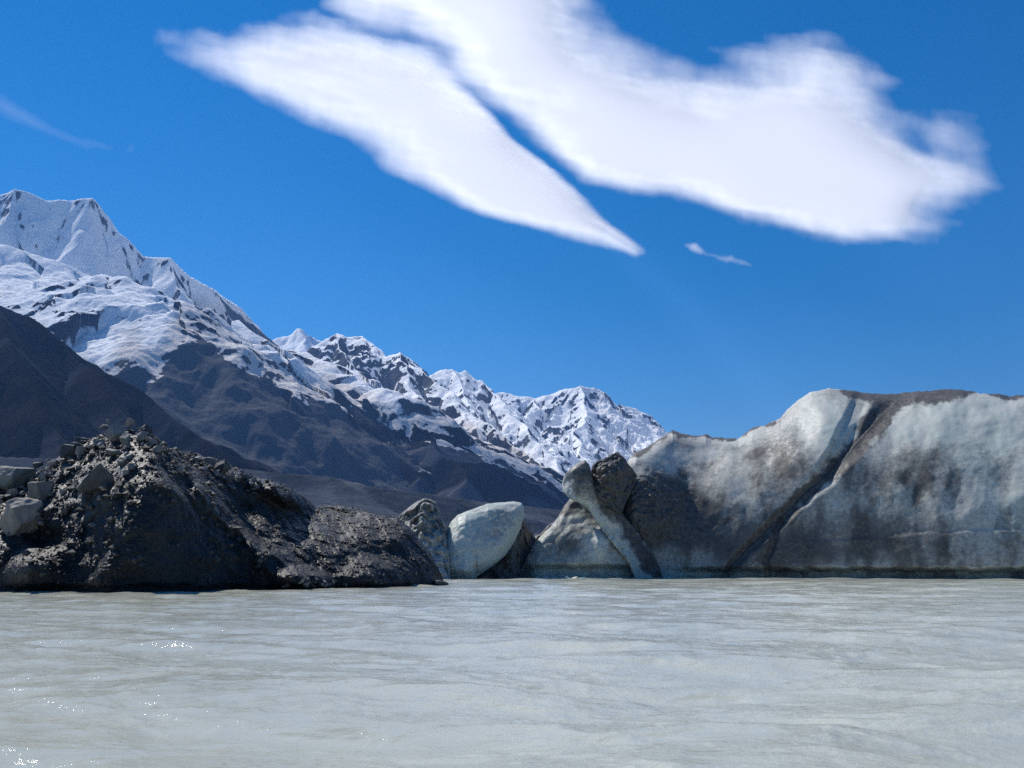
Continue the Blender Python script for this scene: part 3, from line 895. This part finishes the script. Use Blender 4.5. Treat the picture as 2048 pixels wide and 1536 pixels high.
HERO = [
    # u, v centre, width px, height px, depth px, tilt (deg x, y, z), material, label
    (44, 1036, 80, 88, 70, (14, 8, 28), M_TAN, 'biggest pale tan block with a flat sloping top at the left edge', 2.5),
    (18, 958, 104, 62, 80, (12, 8, -18), M_GREEN, 'large greenish grey flat boulder cut by the left frame edge, highest on that side', 3),
    (82, 984, 56, 58, 50, (14, -14, 34), M_GREY, 'grey square boulder right above the biggest tan block', 3.4),
    (19, 990, 32, 20, 26, (5, -24, 10), M_TAN, 'small oval tan stone lying just above the biggest tan block', 4),
    (200, 958, 62, 92, 46, (0, 38, 24), M_SLATE, 'dark leaning slab with one long pale edge below the summit pile', 4),
    (172, 966, 52, 44, 40, (0, -32, -20), M_GREEN, 'grey green slanted boulder resting against the dark leaning slab', 4),
    (135, 908, 36, 42, 34, (4, -6, 10), M_SLATE, 'dark rounded boulder under a white topped slab on the left shoulder', 4),
    (137, 893, 24, 9, 22, (6, -10, 0), M_TAN, 'thin bright flat slab lying on the dark rounded boulder', 4),
    (161, 904, 22, 25, 20, (8, 10, 40), M_TAN, 'tan heart shaped stone right of the dark rounded boulder', 5),
    (108, 927, 26, 18, 22, (0, 4, 45), M_TAN, 'pointed tan stone on the lower left skyline', 5),
    (76, 931, 22, 20, 20, (10, 20, 30), M_SLATE, 'black stone at the low end of the left skyline', 5),
    (96, 921, 7, 15, 7, (0, 28, 10), M_TAN, 'thin upright pale splinter on the left skyline', 5),
    (232, 866, 34, 40, 32, (-12, 22, 15), M_TAN, 'broad tan boulder in the summit pile', 5),
    (252, 882, 24, 38, 24, (12, -18, 20), M_GREEN, 'pale rounded boulder standing at the centre of the summit pile', 6),
    (256, 846, 24, 18, 18, (0, -34, 10), M_TAN, 'wedge shaped stone on the very summit pointing up right', 3),
    (216, 843, 9, 9, 9, (20, 10, 0), M_GREY, 'little stone perched highest on the left of the summit', 3),
    (209, 854, 18, 13, 16, (0, -14, 0), M_GREY, 'grey stone under the little perched one on the summit', 3),
    (291, 861, 30, 24, 24, (6, -10, 35), M_SLATE, 'dark flat topped boulder at the right end of the summit', 3),
    (280, 857, 13, 8, 11, (10, 0, 10), M_GREY, 'pale pebble shaped stone left of the dark flat topped boulder', 3),
    (165, 880, 34, 14, 24, (4, -3, 0), M_SLATE, 'low brown slab on the upper left shoulder', 4),
    (195, 884, 22, 14, 20, (4, 16, 20), M_GREY, 'grey angular stone below the summit on its left side', 4),
    (230, 905, 44, 16, 28, (8, 6, 0), M_GREEN, 'wide flat greenish slab beneath the summit pile', 5),
    (123, 946, 9, 20, 10, (0, 6, 10), M_GREY, 'narrow upright pale stone in the gravel of the left slope', 6),
    (126, 984, 17, 14, 14, (0, 20, 30), M_TAN, 'small pinkish stone in the middle of the left slope', 6),
    (421, 925, 34, 22, 28, (8, 6, -20), M_TAN, 'knobbly tan boulder on the right crest', 3),
    (445, 942, 36, 46, 32, (0, 8, 20), M_SLATE, 'big dark boulder right of the knobbly tan one on the right crest', 3),
    (394, 919, 24, 18, 20, (0, -12, 20), M_GREY, 'grey boulder left of the knobbly tan one on the right crest', 3),
    (408, 940, 26, 14, 20, (10, 0, 10), M_GREY, 'grey flat boulder below the knobbly tan one on the right crest', 5),
    (264, 934, 18, 16, 16, (10, 10, 10), M_GREEN, 'pale green stone at the top of the smooth black face', 6),
    (252, 944, 14, 12, 12, (0, -20, 10), M_GREY, 'pale grey stone beside the pale green one at the top of the black face', 6),
]
for i, (u, v, w_, h_, dp, tilt, mt, lab, sink) in enumerate(HERO):
    vv = max(v + h_ * .25, np.interp(u, LB.u, LB.vt) + 2)
    p, n = LB.at(u, vv)
    D = p.y - px2m(dp, p.y) * .12
    c = Vector(P(u, v, D))
    hero = w_ > 40
    me = rock_mesh('boulder', 500 + i, mt, n=18 if hero else 14, block=9 if hero else 3.6, cuts=3 if hero else 2, amp=.03, bev=.03)
    o = bpy.data.objects.new('boulder', me); col.objects.link(o)
    k_ = .93 if hero else 1.05
    o.scale = (px2m(w_, D) * k_, px2m(dp, D) * k_, px2m(h_, D) * k_)
    e = Euler([RAD(a) for a in tilt])
    o.location = c; o.rotation_euler = e
    # the scaled block is turned as a whole, so shear free
    tag(o, lab, 'boulder', 'boulders heaped on the dark iceberg')

protos = []
for i in range(14):
    protos.append(rock_mesh('rock', 900 + i, [M_GREY, M_TAN, M_SLATE, M_GREY, M_GREEN][i % 5], n=12, block=3.2, cuts=1, amp=.03, bev=.03))
rnd = random.Random(7)


def put_rock(u, v, px, label, group, name='rock', flat=.7, cat='rock'):
    p, n = LB.at(u, v)
    o = bpy.data.objects.new(name, rnd.choice(protos))
    s = px2m(px, p.y)
    o.scale = (s * rnd.uniform(.8, 1.35), s * rnd.uniform(.8, 1.2), s * flat * rnd.uniform(.7, 1.3))
    o.rotation_euler = (rnd.uniform(-.5, .5), rnd.uniform(-.6, .6), rnd.uniform(0, 6.28))
    o.location = p + n * s * .22
    col.objects.link(o)
    tag(o, label, cat, group)


cnt = 0
while cnt < 155:
    u = rnd.uniform(-60, 330); 
    top = np.interp(u, LB.u, LB.vt)
    v = top + 2 + abs(rnd.gauss(0, 1)) * 70
    if v > 1075 or (u > 255 and v > 925) or (u > 190 and v > 1000): continue
    px = 7 + 19 * rnd.random() ** 2.2 + (5 if v < top + 25 else 0) * rnd.random()
    put_rock(u, v, px, 'angular grey stone in the loose rubble of the summit and left slope', 'stones in the rubble of the summit and left slope'); cnt += 1
cnt = 0
while cnt < 80:
    u = rnd.uniform(325, 520)
    top = np.interp(u, LB.u, LB.vt)
    v = top + 1 + abs(rnd.gauss(0, 1)) * 18
    px = 6 + 12 * rnd.random() ** 2.0
    put_rock(u, v, px, 'small angular stone along the right crest of the dark iceberg', 'stones along the right crest'); cnt += 1
for k in range(36):
    u = rnd.uniform(600, 668) if k < 22 else rnd.uniform(560, 770)
    v = 1171 - rnd.random() ** 1.5 * (16 if k < 22 else 7) - max(0, (u - 640) * .02)
    put_rock(u, v, rnd.uniform(5, 10), 'pale grey stone lying at the waterline of the dark iceberg', 'stones at the waterline', flat=.75)
for k in range(22):
    u = rnd.uniform(700, 862); v = rnd.uniform(1108, 1152)
    put_rock(u, v, rnd.uniform(4, 8), 'small pale stone on the low mound at the right end of the dark iceberg', 'stones on the low mound')

# flat dark slab of ice at the right tip
sm = rock_mesh('ice_slab', 77, M_SLATE, n=24, block=4, cuts=2, amp=.03)
so = bpy.data.objects.new('ice_slab', sm); col.objects.link(so)
so.location = Vector(P(882, 1166, 76.5)); so.location.z = .12
so.scale = (1.35, 1.6, .5); so.rotation_euler = (0, RAD(14), .3)
tag(so, 'flat dark slab floating at the right tip of the dark iceberg', 'ice slab')

ice_protos = [rock_mesh('ice_fragment', 300 + i, M_ICE, n=14, block=3, cuts=1, amp=.03) for i in range(3)]
for i, (u, v, s_) in enumerate(((1076, 1155.5, .9), (1092, 1155.8, 1.3), (1108, 1155.4, .8), (1128, 1155.9, 1.2), (1150, 1155.6, 1.0), (1166, 1155.7, .7), (1340, 1156, .8))):
    o = bpy.data.objects.new('ice_fragment', ice_protos[i % 3]); col.objects.link(o)
    D = F * CAMH / (v - HOR) * .965
    q = P(u, v, D)
    o.location = (q[0], q[1], .05); o.scale = (s_, s_ * .7, s_ * .35); o.rotation_euler = (.1 * i, .1, i * 1.3)
    tag(o, 'small white ice fragment floating at the foot of the big iceberg', 'ice fragment', 'ice fragments at the waterline')

# fine gravel: nobody could count it
def gravel():
    rs = np.random.RandomState(5)
    base = np.array([(1, 0, 0), (-1, 0, 0), (0, 1, 0), (0, -1, 0), (0, 0, 1), (0, 0, -1)], float)
    tri = np.array([(0, 2, 4), (2, 1, 4), (1, 3, 4), (3, 0, 4), (2, 0, 5), (1, 2, 5), (3, 1, 5), (0, 3, 5)])
    vs, ts, k = [], [], 0
    n = 0
    while n < 6500:
        u = rs.uniform(-120, 885)
        i = int(np.clip(np.searchsorted(LB.u, u), 0, len(LB.u) - 1))
        t = 1 - rs.rand() ** 1.6
        j = int(t * (len(LB.t) - 1))
        v = LB.V[j, i]
        face = float(blob(u, v, 320, 1080, 100, 110)) + .8 * float(smooth(1120, 1165, v))
        if rs.rand() < face or (u > 450 and rs.rand() < .55): continue
        c = LB.p[j, i]
        if c[2] < .15: continue
        s = (.025 + .085 * rs.rand() ** 3) * (1 + 1.6 * (rs.rand() < .12) * (u < 560))
        q = base * rs.uniform(.6, 1.3, (6, 3)) * s * np.array([1.2, 1.2, .8])
        a = rs.uniform(0, 6.28); ca, sa = math.cos(a), math.sin(a)
        q = np.stack([q[:, 0] * ca - q[:, 1] * sa, q[:, 0] * sa + q[:, 1] * ca, q[:, 2]], -1)
        vs.append(q + c + LB.n[j, i] * s * .4); ts.append(tri + k); k += 6; n += 1
    o = np_mesh('gravel', np.concatenate(vs), np.concatenate(ts), M_GRAV, origin=(0, 60, 0), smooth_shade=False)
    tag(o, 'loose fine gravel scattered over the dark iceberg', 'gravel', kind='stuff')


gravel()

# ------------------------------------------------------------------ clouds
def poly_sdf(u, v, poly):
    d, _, _ = seg_dist(u, v, poly + [poly[0]])
    ins = np.zeros(np.shape(u), bool)
    n = len(poly)
    for i in range(n):
        x0, y0 = poly[i]; x1, y1 = poly[(i + 1) % n]
        c = ((y0 > v) != (y1 > v)) & (u < (x1 - x0) * (v - y0) / (y1 - y0 + 1e-9) + x0)
        ins ^= c
    return np.where(ins, d, -d)


def cloud(name, label, poly, feather, H, thick, step=3.0, streak=0.0, seed=0, amp=14, amax=.9, pad=70, dens=1.0, wisp=1.0):

    us = [p[0] for p in poly]; vs = [p[1] for p in poly]
    u = np.arange(min(us) - pad, max(us) + pad, step); v = np.arange(max(min(vs) - pad, -420), max(vs) + pad, step)
    U, V = np.meshgrid(u, v)
    c, s_ = math.cos(streak), math.sin(streak)
    a = (U * c + V * s_); b = (-U * s_ + V * c)
    w1 = fbm2(a / 260, b / 70, 3, seed, .5); w2 = fbm2(a / 170, b / 55, 4, seed + 3, .5)
    w3 = fbm2(U / 38, V / 30, 4, seed + 5, .6)
    sdf = poly_sdf(U, V, poly)
    fe = feather(U, V)
    x = (sdf + fe * (.35 * w1 + .20 * w2 * wisp + .06 * w3 * wisp) + amp * .06 * w3) / fe
    al = smooth(-.45, 1.55, x)
    al = al * amax * dens
    a0, b0 = ray(U, V)
    D = (H - CAMH) / b0
    lump = fbm2(U / 130, V / 70, 3, seed + 11)
    X = a0 * D; Y = D
    prof = np.sqrt(smooth(-.6, 3.0, x))
    thick = thick * .5
    Zb = H - 22 * prof * (1 + .25 * lump); Zt = H + thick * prof + 2
    nr, nc = U.shape
    vb = np.stack([X, Y, Zb], -1).reshape(-1, 3); vt = np.stack([X, Y, Zt], -1).reshape(-1, 3)
    q = grid_quads(nr, nc)
    am = al.ravel()
    keep = am[q].max(1) > .012
    q = q[keep]
    qq = np.concatenate([q, q[:, ::-1] + nr * nc])
    allv = np.concatenate([vb, vt])
    used = np.unique(qq); remap = np.zeros(len(allv), np.int64); remap[used] = np.arange(len(used))
    at = np.concatenate([am, am])[used]
    at = np.clip(at, 0, 1)
    org = allv[used].mean(0)
    o = np_mesh(name, allv[used], remap[qq], M_CLD, origin=tuple(org), attrs={'alpha': at})
    tag(o, label, 'cloud', kind='stuff')
    return o


CA = [(325, 78), (400, 82), (455, 92), (500, 66), (560, 52), (620, 50), (690, 62), (760, 75), (820, 92), (870, 118), (905, 150), (945, 200), (985, 240), (1020, 275),
      (1060, 305), (1110, 345), (1150, 380), (1190, 420), (1235, 460), (1285, 505), (1270, 512), (1200, 487), (1130, 470), (1060, 455), (960, 430), (900, 400), (850, 375),
      (780, 335), (740, 300), (690, 270), (620, 240), (560, 210), (510, 190), (450, 150), (390, 125)]
CB = [(665, 5), (700, -60), (820, -130), (1000, -160), (1120, -80), (1165, 20), (1200, 60), (1270, 95), (1330, 130), (1400, 150), (1480, 130), (1560, 105), (1650, 92), (1710, 130), (1750, 180),
      (1790, 240), (1830, 275), (1890, 290), (1940, 330), (1960, 370), (1920, 410), (1850, 440), (1870, 462), (1780, 480), (1690, 487), (1620, 475), (1560, 455), (1490, 440), (1400, 405), (1320, 385),
      (1240, 378), (1168, 356), (1104, 300), (1036, 250), (976, 208), (926, 158), (872, 104), (800, 60), (740, 50)]
cloud('lens_cloud', 'long white lens cloud slanting down from upper left to a sharp tip', CA,
      lambda u, v: 18 + 30 * smooth(560, 330, u) + 40 * smooth(0, 220, 420 + (u - 500) * .55 - v - 150) * smooth(1000, 800, u), 3900, 260, streak=RAD(12), seed=31, dens=1)
cloud('broad_cloud', 'broad white wing shaped cloud at the upper right with wispy streaked edges', CB,
      lambda u, v: 26 + 65 * smooth(330, 120, v - (u - 1200) * .12) * smooth(1000, 1150, u) + 50 * smooth(1780, 1880, u) + 26 * smooth(1150, 900, u), 4100, 300, streak=RAD(10), seed=51, pad=90)
cloud('wispy_cloud', 'thin faint streak of cloud at the far left above the high peak',
      [(-60, 150), (0, 190), (80, 240), (160, 270), (260, 300), (255, 310), (150, 290), (60, 255), (-10, 215), (-70, 180)], lambda u, v: 40 + 0 * u, 4200, 40, streak=RAD(25), seed=61, dens=.09)
cloud('small_cloud', 'tiny broken puff row below the two big clouds',
      [(1370, 490), (1392, 487), (1415, 505), (1430, 506), (1440, 513), (1465, 512), (1490, 522), (1502, 532), (1470, 526), (1440, 520), (1410, 512), (1385, 502)],
      lambda u, v: 9 + 0 * u, 3900, 60, step=1.8, streak=RAD(15), seed=71, dens=.34, amp=60, pad=25)
# ------------------------------------------------------------------ haze
def haze():
    me = bpy.data.meshes.new('haze')
    bm = bmesh.new(); bmesh.ops.create_cube(bm, size=1); bm.to_mesh(me); bm.free()
    o = bpy.data.objects.new('haze', me); col.objects.link(o)
    z0, z1 = -2.0, 2900.0
    o.location = (0, 0, (z0 + z1) / 2); o.scale = (40000, 40000, z1 - z0)
    m = NT('haze_air')
    v = m.n('ShaderNodeVolumePrincipled')
    v.inputs['Color'].default_value = (.20, .44, 1.0, 1)
    v.inputs['Density'].default_value = 2.6e-5
    v.inputs['Anisotropy'].default_value = .2
    m.l(v.outputs[0], m.out.inputs['Volume'])
    me.materials.append(m.m)
    tag(o, 'thin blue valley air fading the mountains', 'haze', kind='stuff')


haze()

cy = scene.cycles
cy.max_bounces = 6; cy.diffuse_bounces = 3; cy.glossy_bounces = 3; cy.transmission_bounces = 5; cy.volume_bounces = 0; cy.transparent_max_bounces = 12
cy.caustics_reflective = False; cy.caustics_refractive = False
cy.sample_clamp_indirect = 4.0
cy.use_denoising = False
cy.use_adaptive_sampling = False
cy.denoiser = 'OPENIMAGEDENOISE'
cy.denoising_input_passes = 'RGB_ALBEDO_NORMAL'
cy.denoising_prefilter = 'ACCURATE'
